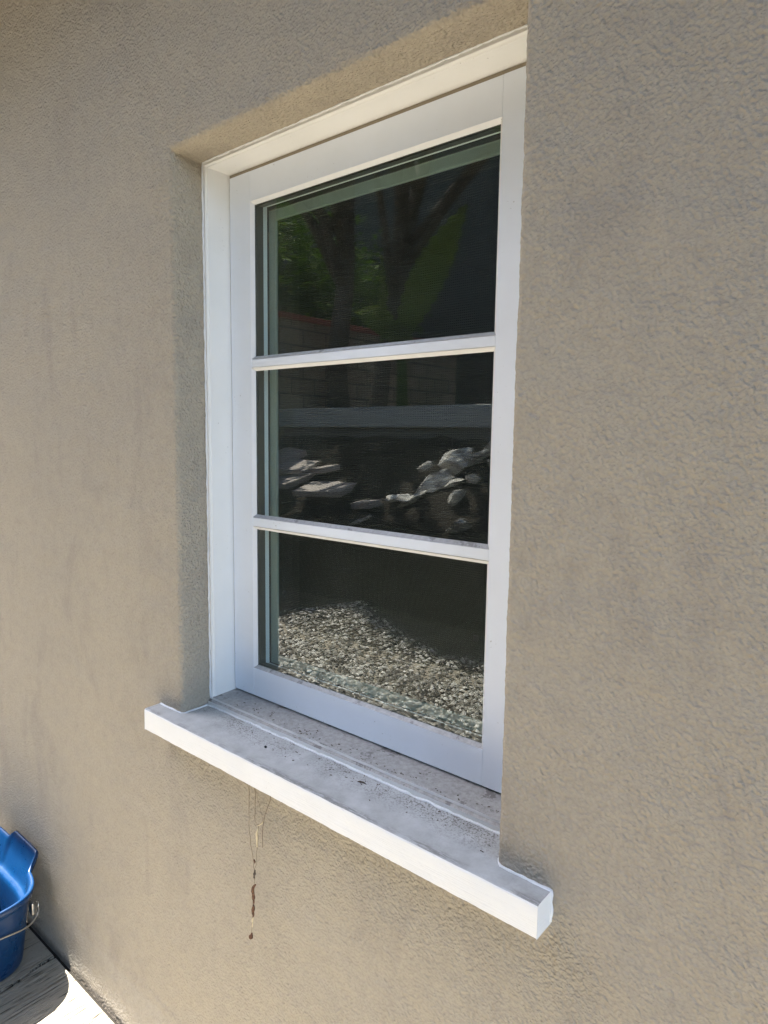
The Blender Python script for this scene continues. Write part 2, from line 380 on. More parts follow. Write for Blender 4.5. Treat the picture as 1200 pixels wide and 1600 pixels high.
# eave: boarded soffit with fascia, roof plane above
MB().box((-5.3, -0.265, H), (4.5, 0.30, H+0.02)).build('soffit', M_soff, house)
MB().box((-5.3, -0.275, H-0.02), (4.5, -0.2655, H+0.13)).build('fascia', M_soff, house, bevel=0.003)
MB().add([(-5.3, -0.2965, H+0.133), (4.5, -0.2965, H+0.133), (4.5, 3.6, H+1.5), (-5.3, 3.6, H+1.5), (-5.3, -0.2965, H+0.163), (4.5, -0.2965, H+0.163), (4.5, 3.6, H+1.53), (-5.3, 3.6, H+1.53)],
         [(0, 3, 2, 1), (4, 5, 6, 7), (0, 1, 5, 4), (1, 2, 6, 5), (2, 3, 7, 6), (3, 0, 4, 7)]).build('roof', M_roof, house)
# dim room behind the window (inside faces)
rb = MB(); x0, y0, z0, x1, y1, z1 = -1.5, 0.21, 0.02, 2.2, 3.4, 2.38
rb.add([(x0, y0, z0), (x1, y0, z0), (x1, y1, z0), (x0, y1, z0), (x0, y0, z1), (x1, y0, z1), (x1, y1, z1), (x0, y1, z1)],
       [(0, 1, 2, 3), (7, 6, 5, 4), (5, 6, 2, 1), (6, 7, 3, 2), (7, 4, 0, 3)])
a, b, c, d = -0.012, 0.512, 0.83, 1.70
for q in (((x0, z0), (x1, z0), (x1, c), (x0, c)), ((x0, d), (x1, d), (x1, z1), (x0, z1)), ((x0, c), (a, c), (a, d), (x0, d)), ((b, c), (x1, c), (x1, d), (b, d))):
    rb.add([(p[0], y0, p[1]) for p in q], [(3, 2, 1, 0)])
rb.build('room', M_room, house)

# ------------------------------------------------------------------ window
# outer frame: lip, jamb running back to the sash
J = (-0.0665, 0.5885, 0.7842, 1.7488)
fr = MB()
def U(prof, rect, mb):   # head and two jambs only (no bottom)
    x0, x1, z0, z1 = rect; V = []; F = []; n = len(prof)
    for (cx, cz, sx, sz) in ((x0, z0, 1, 0), (x0, z1, 1, -1), (x1, z1, -1, -1), (x1, z0, -1, 0)):
        for (ins, y) in prof: V.append((cx+sx*ins, y, cz+sz*ins))
    for c in range(3):
        for i in range(n): j = (i+1) % n; F.append((c*n+i, (c+1)*n+i, (c+1)*n+j, c*n+j))
    mb.add(V, F)
U([(0.0, 0.0625), (0.0055, 0.0615), (0.0065, 0.066), (0.0078, 0.0665), (0.0082, 0.128), (-0.03, 0.128), (-0.03, 0.075), (0.0, 0.075)], J, fr)
window = fr.build('window', M_jamb, house, bevel=0.0007)
# dark weather strip in the gap between head and sash, then brown-grey batten line under the head
gk = MB(); gk.ring((-0.0583, 0.5803, 0.79, 1.7407), [(0.0, 0.1190), (0.004, 0.1190), (0.004, 0.127), (0.0, 0.127)]); gk.build('weather_strip', M_gasket, window)
MB().box((-0.0580, 0.113, 1.7355), (0.5800, 0.1185, 1.7400)).build('drip_strip', mat('strip_brown', (0.30, 0.25, 0.18), 0.6), window)
# sub-sill: sloping dirty ledge with stepped nose
P_ = [(0.128, 0.7925), (0.0635, 0.7895), (0.0622, 0.7885), (0.0618, 0.7850), (0.0575, 0.7838), (0.0560, 0.7828), (0.0555, 0.7700), (0.128, 0.7700)]
v = []; f = []; nx = 60
for i in range(nx+1):
    x = -0.0663+(0.5883+0.0663)*i/nx
    for k, (y, z) in enumerate(P_): v.append((x, y+0.0007*nz((x, k, 0), 30)*(1 <= k <= 5), z+0.0008*nz((x, k, 5), 25)*(1 <= k <= 5)))
n = len(P_)
for i in range(nx):
    for k in range(n): j = (k+1) % n; f.append((i*n+k, i*n+j, (i+1)*n+j, (i+1)*n+k))
f += [tuple(range(n)), tuple(range(nx*n+n-1, nx*n-1, -1))]
M_sub = white_paint('subsill_paint', (0.66, 0.65, 0.63), topdirt=1.15)
obj('sub_sill', v, f, M_sub, window)
# sash
SF, SB = 0.1113, 0.150
SX0, SX1, SZ0, SZ1 = -0.0565, 0.5565+0.022, 0.7936+0.0015, 1.7350
GX0, GX1, GZ0, GZ1 = 0.0, 0.5, 0.8486, 1.6845
def part(name, mb, m_, bev=0.0008): return mb.build(name, m_, window, bevel=bev)
part('sash_stile', MB().box((SX0, SF, SZ0), (GX0, SB, SZ1)), M_white)
part('sash_stile', MB().box((GX1, SF, SZ0), (SX1, SB, SZ1)), M_white)
part('sash_rail', MB().box((GX0+0.0002, SF+0.0003, GZ1), (GX1-0.0002, SB, SZ1)), M_white)
part('sash_rail', MB().box((GX0+0.0002, SF+0.0003, SZ0), (GX1-0.0002, SB, GZ0)), M_white)
def muntin(z0, z1):
    y0, y1 = SF+0.0003, 0.1174
    pr = [(y0, z0), (y0, z1), (y1, z1+0.0006), (y1, z0-0.0006)]
    v = [(x, y, z) for x in (GX0+0.0002, GX1-0.0002) for (y, z) in pr]
    obj('muntin', v, [(0, 1, 5, 4), (1, 2, 6, 5), (2, 3, 7, 6), (3, 0, 4, 7), (3, 2, 1, 0), (4, 5, 6, 7)], M_white, window, bevel=0.0007)
muntin(1.4010, 1.4149); muntin(1.1161, 1.1318)
# thin grey glazing bead against the glass in every light
for (a, b) in ((GZ0, 1.1155), (1.1324, 1.4004), (1.4155, GZ1)):
    MB().ring((GX0, GX1, a, b), [(0.0, 0.1114), (0.0052, 0.1170), (0.0052, 0.1176), (0.0, 0.1176)]).build('glazing_bead', M_bead, window)
    g = MB().box((GX0, 0.1178, a-0.0005), (GX1, 0.1202, b+0.0005))
    g.m = [1, 1, 0, 1, 1, 1]; g.build('glass_pane', [M_glass, M_clear], window)
g = MB().box((GX0, 0.1380, GZ0), (GX1, 0.1410, GZ1)); g.m = [1, 1, 0, 1, 1, 1]
g.build('inner_glass', [M_glass2, M_clear], window)
MB().ring((GX0-0.0005, GX1+0.0005, GZ0-0.0005, GZ1+0.0005), [(0, 0.1206), (0.0045, 0.1206), (0.0045, 0.1230), (0.0062, 0.1230), (0.0062, 0.1300), (0.0045, 0.1300), (0.0045, 0.1372), (0, 0.1372)]).build('spacer_bar', M_spacer, window)
# behind: gasket, fly screen frame, mesh, inner casing
MB().ring((-0.016, 0.516, 0.832, 1.695), [(0.0, 0.1505), (0.0165, 0.1505), (0.0165, 0.1535), (0.0, 0.1535)]).build('gasket', M_gasket, window)
MB().ring((-0.004, 0.504, 0.845, 1.6815), [(0.0, 0.1540), (0.003, 0.1540), (0.0035, 0.1550), (0.0160, 0.1550), (0.0165, 0.1540), (0.0200, 0.1545), (0.0200, 0.1625), (0.0, 0.1625)]).build('screen_frame', M_alu, window)
MB().add([(0.017, 0.159, 0.865), (0.484, 0.159, 0.865), (0.484, 0.159, 1.661), (0.017, 0.159, 1.661)], [(0, 1, 2, 3)]).build('screen_mesh', M_mesh, window)
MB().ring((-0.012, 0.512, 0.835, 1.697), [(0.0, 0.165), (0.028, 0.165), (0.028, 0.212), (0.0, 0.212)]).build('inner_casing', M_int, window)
# screen clips
for x in (0.035, 0.455):
    MB().box((x-0.004, 0.1555, 0.985), (x+0.004, 0.1585, 0.993)).build('screen_clip', M_black, window, bevel=0.001)

# ------------------------------------------------------------------ projecting sill
def sill():
    Y0, Z0, Z1 = -0.0333, 0.7347, 0.7740; v = []; f = []
    A, B = -0.1388, 0.6627; n = 160
    def prof(x, inside):
        pr = [(0.0, Z0+0.0), (Y0+0.0005, Z0), (Y0, Z0+0.0008)]
        for k in range(1, 8): pr.append((Y0, Z0+(Z1-Z0-0.003)*k/7))
        pr += [(Y0+0.0009, Z1-0.0010), (Y0+0.0028, Z1)]
        for k in range(1, 10): pr.append((Y0+0.0028+(0.0628+(-Y0)-0.0028)*k/9, Z1+0.0014*k/9))
        pr += [(0.0628, Z0)]
        out = []
        for k, (y, z) in enumerate(pr):
            e = 0.0
            if 1 <= k <= 11: e = 0.0006*nz((x, z, 1), 40)+0.0003*nz((x, z*6, 1), 160)
            out.append((x, y-e, z+0.0005*nz((x, y, 2), 30)))
        return out
    xs = [A+(B-A)*i/n for i in range(n+1)]
    for x in xs: v += prof(x, True)
    k_ = len(prof(0, True))
    for i in range(n):
        for k in range(k_): j = (k+1) % k_; f.append((i*k_+k, i*k_+j, (i+1)*k_+j, (i+1)*k_+k))
    f += [tuple(range(k_)), tuple(range(n*k_+k_-1, n*k_-1, -1))]
    return obj('window_sill', v, [tuple(reversed(q)) for q in f], M_sill, house, bevel=0.0006, seg=1, ang=60)
ws = sill()
# lumpy painted caulk where stucco meets sill and frame
def bead(pts, rad, name='caulk_bead', par=ws, jit=0.0012, seed=1, step=0.004):
    q = []
    for a, b in zip(pts, pts[1:]):
        a, b = Vector(a), Vector(b); n = max(1, int((b-a).length/step))
        for i in range(n): q.append(a.lerp(b, i/n))
    q.append(Vector(pts[-1]))
    q2 = [p+Vector((noise.noise(p*70+Vector((seed, 0, 0))), noise.noise(p*70+Vector((0, seed, 9))), noise.noise(p*70+Vector((5, 0, seed)))))*jit for p in q]
    rs = [rad*(1+0.55*noise.noise(p*95)) for p in q]
    mb = MB(); mb.tube(q2, rs, 8); return mb.build(name, M_caulk, par, smooth=True)
bead([(-0.137, -0.0003, 0.7745), (-0.072, 0.0, 0.7745), (-0.0660, 0.006, 0.7745), (-0.0655, 0.058, 0.7755)], 0.0018)
bead([(0.5875, 0.058, 0.7755), (0.5880, 0.010, 0.7745), (0.596, -0.0010, 0.7748), (0.6620, -0.0016, 0.7745), (0.6632, -0.001, 0.765), (0.6630, -0.001, 0.737)], 0.0019, seed=4)
bead([(-0.0640, 0.0545, 0.7755), (0.5860, 0.0545, 0.7755)], 0.0020, seed=7, jit=0.0016)
bead([(-0.0668, 0.0615, 0.786), (-0.0668, 0.0615, 1.7490)], 0.0015, par=window, seed=3, jit=0.0008)
bead([(-0.066, 0.0615, 1.7492), (0.588, 0.0615, 1.7492)], 0.0013, par=window, seed=5, jit=0.0006)

# litter lying on sill and ledge
rnd = random.Random(5)
lit = MB()
for i in range(130):
    if rnd.random() < 0.6: x = rnd.uniform(0.0, 0.58); y = 0.065+abs(rnd.gauss(0, 0.010)); z = 0.7903+(y-0.0635)*0.046
    else: x = rnd.uniform(0.05, 0.58); y = min(0.050, rnd.gauss(0.035, 0.014)); z = 0.7752
    L = rnd.uniform(0.001, 0.005); a = rnd.uniform(0, 6.28)
    lit.tube([(x, y, z), (x+L*math.cos(a)*0.5, y+L*math.sin(a)*0.35, z+0.0006), (x+L*math.cos(a), y+L*math.sin(a)*0.6, z+0.0002)], rnd.uniform(0.00025, 0.0007), 5)
o = lit.build('sill_litter', mat('litter', (0.10, 0.075, 0.05), 0.9)); o['label'] = 'fine dark debris and grit lying on the white window sill'; o['category'] = 'debris'; o['kind'] = 'stuff'
pel = MB(); 
for (x, y, r_) in ((0.152, 0.012, 0.0022),):
    pel.tube([(x-r_, y, 0.7765), (x-r_*0.6, y, 0.7768), (x, y, 0.7770), (x+r_*0.6, y, 0.7768), (x+r_, y, 0.7765)], [r_*0.3, r_*0.8, r_, r_*0.8, r_*0.3], 8)
tag(pel.build('pellet', M_black, smooth=True), 'single small round black pellet lying on the sill top', 'pellet')
bee = MB(); x, y = 0.338, 0.030
bee.tube([(x, y, 0.7762), (x+0.004, y+0.001, 0.7775), (x+0.010, y+0.003, 0.7772), (x+0.015, y+0.003, 0.7762)], [0.0004, 0.0014, 0.0011, 0.0003], 7)
bee.tube([(x+0.005, y, 0.777), (x+0.012, y-0.003, 0.7765)], 0.0004, 5)
tag(bee.build('dry_seed_husk', M_bark, smooth=True), 'dry brown husk lying near the middle of the sill top', 'seed husk')

# ------------------------------------------------------------------ dried plant bits hanging on threads under the sill
hang = thing('hanging_plant_debris', 'thin threads with dry brown pods hanging from underside of the sill', 'plant debris', (0.15, -0.014, 0.7345))
def curve(pts, n=8, wob=0.0012, sd=0):
    pts = [Vector(p) for p in pts]; out = []
    for i in range(len(pts)-1):
        p0, p1, p2, p3 = pts[max(i-1, 0)], pts[i], pts[i+1], pts[min(i+2, len(pts)-1)]
        for k in range(n):
            t = k/n; q = 0.5*((2*p1)+(p2-p0)*t+(2*p0-5*p1+4*p2-p3)*t*t+(-p0+3*p1-3*p2+p3)*t**3)
            out.append(q+Vector((noise.noise(q*120+Vector((sd, 0, 0))), noise.noise(q*120+Vector((0, sd, 3))), 0))*wob)
    out.append(pts[-1]); return out
Y = -0.012
def th(pts, r_, sd): mb = MB(); mb.tube(curve([(x, y, z) for x, y, z in pts], sd=sd), r_, 6); mb.build('thread', M_thread, hang, smooth=True)
th([(0.1400, Y, 0.7348), (0.1385, Y, 0.69), (0.1393, Y, 0.635), (0.146, Y, 0.60), (0.1500, Y, 0.5715), (0.1500, Y, 0.556)], 0.00040, 1)
th([(0.1500, Y, 0.7348), (0.1545, Y, 0.712), (0.1527, Y, 0.663)], 0.00055, 2)
th([(0.1420, Y, 0.7348), (0.148, Y, 0.722), (0.153, Y, 0.7124)], 0.0004, 6)
th([(0.1300, Y, 0.7348), (0.137, Y, 0.71), (0.1393, Y, 0.68)], 0.0002, 11)
th([(0.1620, Y, 0.7348), (0.156, Y, 0.715), (0.165, Y, 0.69), (0.1734, Y, 0.665)], 0.0002, 12)
th([(0.1527, Y, 0.663), (0.158, Y, 0.656), (0.1700, Y, 0.661)], 0.0002, 13)
th([(0.1940, Y, 0.7348), (0.1890, Y, 0.705), (0.1780, Y, 0.680), (0.1734, Y, 0.660), (0.1715, Y, 0.632), (0.1712, Y, 0.622)], 0.0006, 3)
th([(0.1630, Y, 0.655), (0.1590, Y, 0.62), (0.1560, Y, 0.592), (0.1510, Y, 0.570), (0.1500, Y, 0.545), (0.1450, Y, 0.500), (0.1440, Y, 0.475), (0.1410, Y, 0.452)], 0.0004, 4)
def bit(pts, rs, m_, nm='dry_pod', sd=0):
    q = curve(pts, n=5, wob=0.0016, sd=sd); n = len(q); rr = []
    for i in range(n):
        t = i/(n-1)*(len(rs)-1); k = min(int(t), len(rs)-2); rr.append((rs[k]+(rs[k+1]-rs[k])*(t-k))*(1+0.5*noise.noise(q[i]*300)))
    mb = MB(); mb.tube(q, rr, 7); mb.build(nm, m_, hang, smooth=True)
bit([(0.1615, Y, 0.652), (0.1590, Y-0.001, 0.636), (0.1583, Y, 0.617)], [0.0008, 0.0022, 0.0010], M_straw, 'straw_bit', 1)
bit([(0.1740, Y, 0.668), (0.1690, Y-0.001, 0.661), (0.1610, Y, 0.655)], [0.0006, 0.0010, 0.0005], M_straw, 'straw_bit', 8)
bit([(0.1500, Y, 0.592), (0.1515, Y, 0.588), (0.1520, Y, 0.586)], [0.0012, 0.0018, 0.0009], M_pod, 'dry_pod', 2)
bit([(0.1510, Y, 0.574), (0.1518, Y-0.001, 0.568), (0.1508, Y, 0.560)], [0.0009, 0.0018, 0.0008], M_bark, 'dry_pod', 3)
bit([(0.1530, Y, 0.549), (0.1475, Y-0.001, 0.541), (0.1465, Y, 0.525), (0.1490, Y, 0.514)], [0.0010, 0.0025, 0.0030, 0.0010], M_pod, 'dry_pod', 4)
bit([(0.1488, Y, 0.513), (0.1478, Y-0.001, 0.503), (0.1462, Y, 0.489)], [0.0008, 0.0027, 0.0010], M_pod, 'dry_pod', 5)
bit([(0.1480, Y, 0.488), (0.1440, Y, 0.480), (0.1442, Y, 0.470)], [0.0010, 0.0016, 0.0007], M_straw, 'straw_bit', 6)
bit([(0.1430, Y, 0.458), (0.1418, Y-0.001, 0.452), (0.1385, Y, 0.449)], [0.0012, 0.0036, 0.0014], M_pod, 'dry_pod', 7)

# ------------------------------------------------------------------ ground, walk, joints
def struct(o): o['kind'] = 'structure'; return o
struct(MB().add([(-300, -300, -0.06), (300, -300, -0.06), (300, 300, -0.06), (-300, 300, -0.06)], [(0, 1, 2, 3)]).build('ground', M_soil))
struct(MB().box((-5.3, -1.30, -0.05), (4.5, 0.02, -0.009)).build('joint_bed', M_dark))
def walkway():
    mb = MB(); rr = random.Random(2)
    # jagged crack running away from the wall
    yy = [-0.016-i*0.0065 for i in range(200)]
    xc = []; off = 0
    for i, y in enumerate(yy):
        off += rr.gauss(0, 0.0011); off *= 0.93
        xc.append(-0.617+0.09*(-y)+0.006*math.sin(y*38)+off)
    e = 0.006
    def slab(xl, xr):      # xl, xr functions of row index
        V = []; F = []; n = len(yy)
        for i, y in enumerate(yy):
            a, b = xl(i), xr(i)
            wobble = 0.0009*nz((a, y, 0), 60)
            yy0 = y
            V += [(a, yy0, -0.012), (a, yy0, -0.0015), (a+0.0015, yy0, 0), (b-0.0015, yy0, 0), (b, yy0, -0.0015), (b, yy0, -0.012)]
        for i in range(n-1):
            for k in range(5): F.append((i*6+k, (i+1)*6+k, (i+1)*6+k+1, i*6+k+1))
        F += [(5, 4, 3, 2, 1, 0)]
        mb.add(V, F)
    slab(lambda i: -2.4, lambda i: xc[i]-e*(0.55+0.45*abs(nz((yy[i], 0, 0), 50))*2))
    slab(lambda i: xc[i]+e*0.5, lambda i: 0.90)
    slab(lambda i: 0.906, lambda i: 4.5)
    slab(lambda i: -5.3, lambda i: -2.406)
    return struct(mb.build('walkway', M_walk))
walkway()

# gravel strip
def gravel():
    import numpy as np
    rg = np.random.default_rng(3); n = 24000
    base = [(0, 0, 1), (0.9, 0, 0.1), (0.3, 0.85, 0), (-0.75, 0.5, 0.05), (-0.7, -0.55, 0), (0.35, -0.9, 0.1), (0, 0, -0.8)]
    tri = [(0, 1, 2), (0, 2, 3), (0, 3, 4), (0, 4, 5), (0, 5, 1), (6, 2, 1), (6, 3, 2), (6, 4, 3), (6, 5, 4), (6, 1, 5)]
    B = np.array(base); T = np.array(tri)
    px = rg.uniform(-4.2, 1.2, n); py = rg.uniform(-3.1, -1.32, n); nb = np.array([bound(a)-0.10+0.06*noise.noise(Vector((a*4, 0, 0))) for a in px]); keep = py > nb; px, py = px[keep], py[keep]; n = len(px)  # stones end at the shadow edge; bare dark soil beyond stands for shaded gravel
    px[:4000] = rg.uniform(-2.4, 0.8, 4000); py[:4000] = rg.uniform(-1.9, -1.33, 4000)
    s = rg.uniform(0.006, 0.018, n); an = rg.uniform(0, 6.28, n)
    V = np.repeat(B[None], n, 0)*(1+rg.uniform(-0.25, 0.25, (n, 7, 3)))*s[:, None, None]; V[:, :, 2] *= 0.7
    c, s_ = np.cos(an)[:, None], np.sin(an)[:, None]
    X = V[:, :, 0]*c-V[:, :, 1]*s_; Y_ = V[:, :, 0]*s_+V[:, :, 1]*c
    X += px[:, None]; Y_ += py[:, None]; Z = V[:, :, 2]-0.008+rg.uniform(0, 0.012, (n, 1))
    P = np.stack([X, Y_, Z], -1).reshape(-1, 3); F = (T[None]+np.arange(n)[:, None, None]*7).reshape(-1, 3)
    o = obj('gravel', P.tolist(), F.tolist(), M_grav); o['kind'] = 'stuff'; o['label'] = 'loose mixed gravel strip beside the walk'; o['category'] = 'gravel'
struct(MB().box((-5.3, -2.15, -0.05), (4.5, -1.31, -0.012)).build('gravel_bed', mat('gravel_bed', (0.22, 0.19, 0.15), 0.95)))

# bank rising to the retaining wall
v = []; f = []; nx, ny = 90, 26
for i in range(nx+1):
    for k in range(ny+1):
        x = -5.3+i*0.11; y = -2.98-k*0.06; z = max(-0.01, 0.85*(-y-3.0))*1.0
        v.append((x, y+0.03*nz((x, y, 1), 3), z-0.03+0.05*nz((x, y, 0), 4)))
for i in range(nx):
    for k in range(ny): a = i*(ny+1)+k; f.append((a, a+1, a+ny+2, a+ny+1))
struct(obj('bank', v, f, M_shade_soil, smooth=True))
rw = thing('retaining_wall', 'low grey concrete retaining wall at the top of the bank', 'wall', (-0.4, -4.6, 0))
MB().box((-5.2, -4.75, 0), (4.5, -4.55, 1.38)).build('wall_body', mat('old_wall', (0.11, 0.105, 0.09), 0.9), rw)
MB().box((-5.25, -4.78, 1.383), (4.5, -4.50, 1.60)).build('wall_cap', M_conc, rw, bevel=0.01)
struct(MB().box((-5.3, -8.4, 0.0), (4.5, -4.79, 1.45)).build('upper_bed', M_soil))
bw = thing('block_wall', 'tan block garden wall with red brick capping', 'wall', (-5.45, -4, 0))
MB().box((-5.58, -8.4, -0.03), (-5.35, -0.2, 2.70)).build('wall_body', M_block, bw)
MB().box((-5.62, -8.4, 2.702), (-5.31, -0.2, 2.77)).build('wall_capping', M_redcap, bw, bevel=0.01)
nh = thing('neighbour_house', 'grey rendered neighbouring house beyond the upper bed', 'house', (0, -9, 0))
MB().box((-16, -13, 0), (13, -8.6, 6.6)).build('wall', M_neigh, nh)
MB().add([(-16.5, -8.2, 6.5), (13.5, -8.2, 6.5), (13.5, -10.8, 7.9), (-16.5, -10.8, 7.9), (-16.5, -13.4, 6.5), (13.5, -13.4, 6.5)], [(0, 1, 2, 3), (3, 2, 5, 4), (0, 3, 4), (1, 5, 2), (0, 4, 5, 1)]).build('roof', M_roof, nh)

# ------------------------------------------------------------------ rocks and slabs on the bank
def rock(c, size, seed, label, elong=1.0):
    bm = bmesh.new(); bmesh.ops.create_icosphere(bm, subdivisions=3, radius=1); rr = random.Random(seed)
    cuts = [(Vector((rr.gauss(0, 1), rr.gauss(0, 1), rr.gauss(0, 1))).normalized(), rr.uniform(0.30, 0.75)) for _ in range(13)]
    for q in bm.verts:
        p = q.co.copy()
        for (nn, d) in cuts:
            e = p.dot(nn)-d
            if e > 0: p -= nn*e
        p *= 1+0.10*noise.noise(p*3+Vector((seed, 0, 0)))
        q.co = Vector((p.x*elong, p.y*0.8, p.z*0.62))*size
    me = bpy.data.meshes.new('rock'); bm.to_mesh(me); bm.free(); me.materials.append(M_rock)
    o = bpy.data.objects.new('rock', me); COL.objects.link(o); o.location = c; o.rotation_euler = (rr.uniform(-.4, .4), rr.uniform(-.75, -.25), rr.uniform(-.5, .5))
    tag(o, label, 'rock', 'pale rocks on the bank')
ROCKS = [((-2.80, -3.84, 0.74), 0.15, 1.2, 'pale angular rock at the left end of the rock pile'), ((-2.78, -4.10, 1.00), 0.09, 1.2, 'small pale rock standing apart above the left end of the pile'),
         ((-2.68, -3.84, 0.74), 0.11, 1.8, 'sharp sliver of rock at the foot of the leaning ridge'), ((-2.58, -3.98, 0.88), 0.17, 1.9, 'long pale rock leaning up the lower half of the ridge'),
         ((-2.46, -4.14, 1.04), 0.19, 1.7, 'largest pale rock in the upper half of the ridge'), ((-2.40, -4.02, 0.88), 0.12, 1.2, 'medium rock tucked right of the leaning ridge'),
         ((-2.26, -4.24, 1.12), 0.15, 1.5, 'tilted pale rock below the retaining wall at the upper right'), ((-2.12, -4.34, 1.26), 0.19, 1.4, 'broad pale rock highest in the pile'),
         ((-2.08, -4.20, 1.06), 0.14, 1.1, 'small rock under the highest broad rock'), ((-2.05, -3.64, 0.57), 0.15, 1.0, 'round pale rock alone at the bank foot'),
         ((-2.30, -3.90, 0.76), 0.13, 1.5, 'dull small rock below the leaning ridge'), ((-3.12, -3.60, 0.50), 0.09, 1.6, 'thin pale splinter of rock between slabs and pile'),
         ((-2.20, -4.06, 0.93), 0.12, 1.3, 'flat rock midway down the right side of the pile')]
for i, (c, s, e, l) in enumerate(ROCKS): rock(c, s, 20+i, l, e)
SLABS = [((-4.80, -4.22, 1.06), 0.50, 0.30, 0.3, 'flat paving slab highest on the left of the bank'), ((-4.45, -4.05, 0.95), 0.42, 0.30, -0.2, 'flat slab overlapping below the highest one'),
         ((-4.50, -3.92, 0.82), 0.62, 0.42, 0.1, 'large flat slab at the left, half hidden by window frame'), ((-3.78, -3.84, 0.76), 0.58, 0.36, -0.15, 'large flat slab in the middle of the slabs'),
         ((-4.05, -4.08, 0.94), 0.36, 0.22, 0.4, 'narrow slab behind the large middle slab'), ((-3.15, -3.74, 0.66), 0.26, 0.16, 0.1, 'smallest slab nearest to the rocks')]
M_slab = concrete('slab_stone', (0.30, 0.26, 0.24))
for i, (c, w, d, rz, l) in enumerate(SLABS):
    o = MB().box((-w/2, -d/2, -0.03), (w/2, d/2, 0.03)).build('paving_slab', M_slab, bevel=0.006); o.location = c
    o.rotation_euler = (R(-22+i*3), R(4-i*2), rz); tag(o, l, 'paving slab', 'loose paving slabs on the bank')

# ------------------------------------------------------------------ planting that shades the yard
TS = SUN/SUN.z
def proj(x, y, z): return x-TS.x*z, y-TS.y*z
LIT = [(*proj(*c), s*1.0+0.17) for c, s, e, l in ROCKS[:10]] + [(*proj(*c), w*0.52+0.10) for c, w, d, rz, l in SLABS]
BND = [(-9, -2.3), (-3.3, -2.3), (-2.67, -2.21), (-2.5, -2.86), (-2.2, -2.7), (-1.85, -2.45), (-1.23, -2.18), (-0.96, -2.3), (-0.3, -2.1), (0.45, -1.9), (0.75, -0.9), (1.0, 1.0), (9, 1.0)]
def bound(x):
    for (a, ya), (b, yb) in zip(BND, BND[1:]):
        if a <= x <= b: return ya+(yb-ya)*(x-a)/(b-a)
    return -2.2
gravel()
def blocked(p):
    qx, qy = proj(*p)
    if qy > bound(qx)-0.06+0.14*noise.noise(Vector((qx*3.5, qy*3.5, 0))): return True
    for (x, y, r_) in LIT:
        if (qx-x)**2+(qy-y)**2 < (r_*(0.85+0.35*noise.noise(Vector((qx*5, qy*5, 1)))))**2: return True
    return False
def foliage(centre, rad, n, size, m_, name, parent, seed, filt=True):
    rr = random.Random(seed); mb = MB(); C0 = Vector(centre); k = 0
    cl = [Vector((rr.gauss(0, 1), rr.gauss(0, 1), rr.gauss(0, 1))).normalized()*rr.uniform(0.25, 0.95) for _ in range(46)]
    V = []; F = []
    while k < n:
        k += 1
        q = rr.choice(cl)+Vector((rr.gauss(0, 1), rr.gauss(0, 1), rr.gauss(0, 1)))*0.20
        p = C0+Vector((q.x*rad[0], q.y*rad[1], q.z*rad[2]))
        if filt and (blocked(p)): continue
        d = Vector((rr.gauss(0, 1), rr.gauss(0, 1), rr.gauss(0, 0.6)-0.3)).normalized(); s = d.orthogonal().normalized()
        s = (s*math.cos(rr.random()*6.28)+d.cross(s)*math.sin(rr.random()*6.28)).normalized(); L = size*rr.uniform(0.7, 1.3); w = L*0.28
        i = len(V); V += [p, p+d*L*0.45+s*w, p+d*L, p+d*L*0.45-s*w]; F += [(i, i+1, i+2), (i, i+2, i+3)]
    return obj(name, V, F, m_, parent)
def tree(base, top, r0, crown, label, m_, seed, n, size=0.16):
    t = thing('tree', label, 'tree', base, 'trees shading the yard')
    mb = MB(); b = Vector(base); tp = Vector(top); pts = [b.lerp(tp, i/10)+Vector((0.06*math.sin(i*0.9+seed), 0.05*math.cos(i*0.7+seed), 0)) for i in range(11)]
    mb.tube(pts, [r0*(1-0.055*i) for i in range(11)], 14)
    rr = random.Random(seed)
    for k in range(9):
        s = pts[5+k % 6]; e = Vector(crown[0])+Vector((rr.uniform(-0.8, 0.8)*crown[1][0], rr.uniform(-0.7, 0.7)*crown[1][1], rr.uniform(-0.3, 0.4)*crown[1][2]))
        mid = s.lerp(e, 0.5)+Vector((0, 0, 0.25)); mb.tube([s, s.lerp(mid, 0.5)+Vector((0, 0, 0.08)), mid, mid.lerp(e, 0.6), e], [r0*0.42, r0*0.34, r0*0.24, r0*0.14, r0*0.05], 8)
    mb.build('trunk', M_bark, t, smooth=True)
    foliage(crown[0], crown[1], n, size, m_, 'crown', t, seed)
tree((-4.95, -5.2, 1.4), (-4.75, -5.2, 4.6), 0.15, ((-4.5, -3.9, 4.9), (2.2, 1.6, 0.6)), 'dark tree with leaning trunk nearest the block wall', M_leafA, 3, 14000)
tree((-4.75, -5.6, 1.4), (-3.9, -5.5, 4.4), 0.12, ((-1.8, -3.9, 4.9), (2.2, 1.6, 0.6)), 'tree with thinner trunk leaning to the right', M_leafA, 8, 14000)
tree((1.4, -5.4, 1.4), (1.2, -5.2, 4.4), 0.14, ((1.0, -2.7, 4.9), (2.6, 2.1, 0.6)), 'unseen tree added on the right of the upper bed, crown shading the ground', M_leafA, 12, 15000)  # added tree, out of view; crown spread to shade the ground at right
sh = thing('shrub', 'large leafy green shrub growing beyond the block wall', 'shrub', (-6.8, -5, 0))
MB().tube([(-6.8, -5, -0.05), (-6.8, -5, 1.2), (-6.7, -4.9, 2.6)], [0.08, 0.06, 0.03], 8).build('stem', M_bark, sh, smooth=True)
foliage((-6.9, -5.6, 3.0), (1.2, 3.2, 1.7), 9000, 0.17, M_leafB, 'foliage', sh, 31, filt=False)
bn = thing('banana_plant', 'banana plant with broad upright green leaves in the upper bed', 'banana plant', (-3.75, -5.0, 1.45))
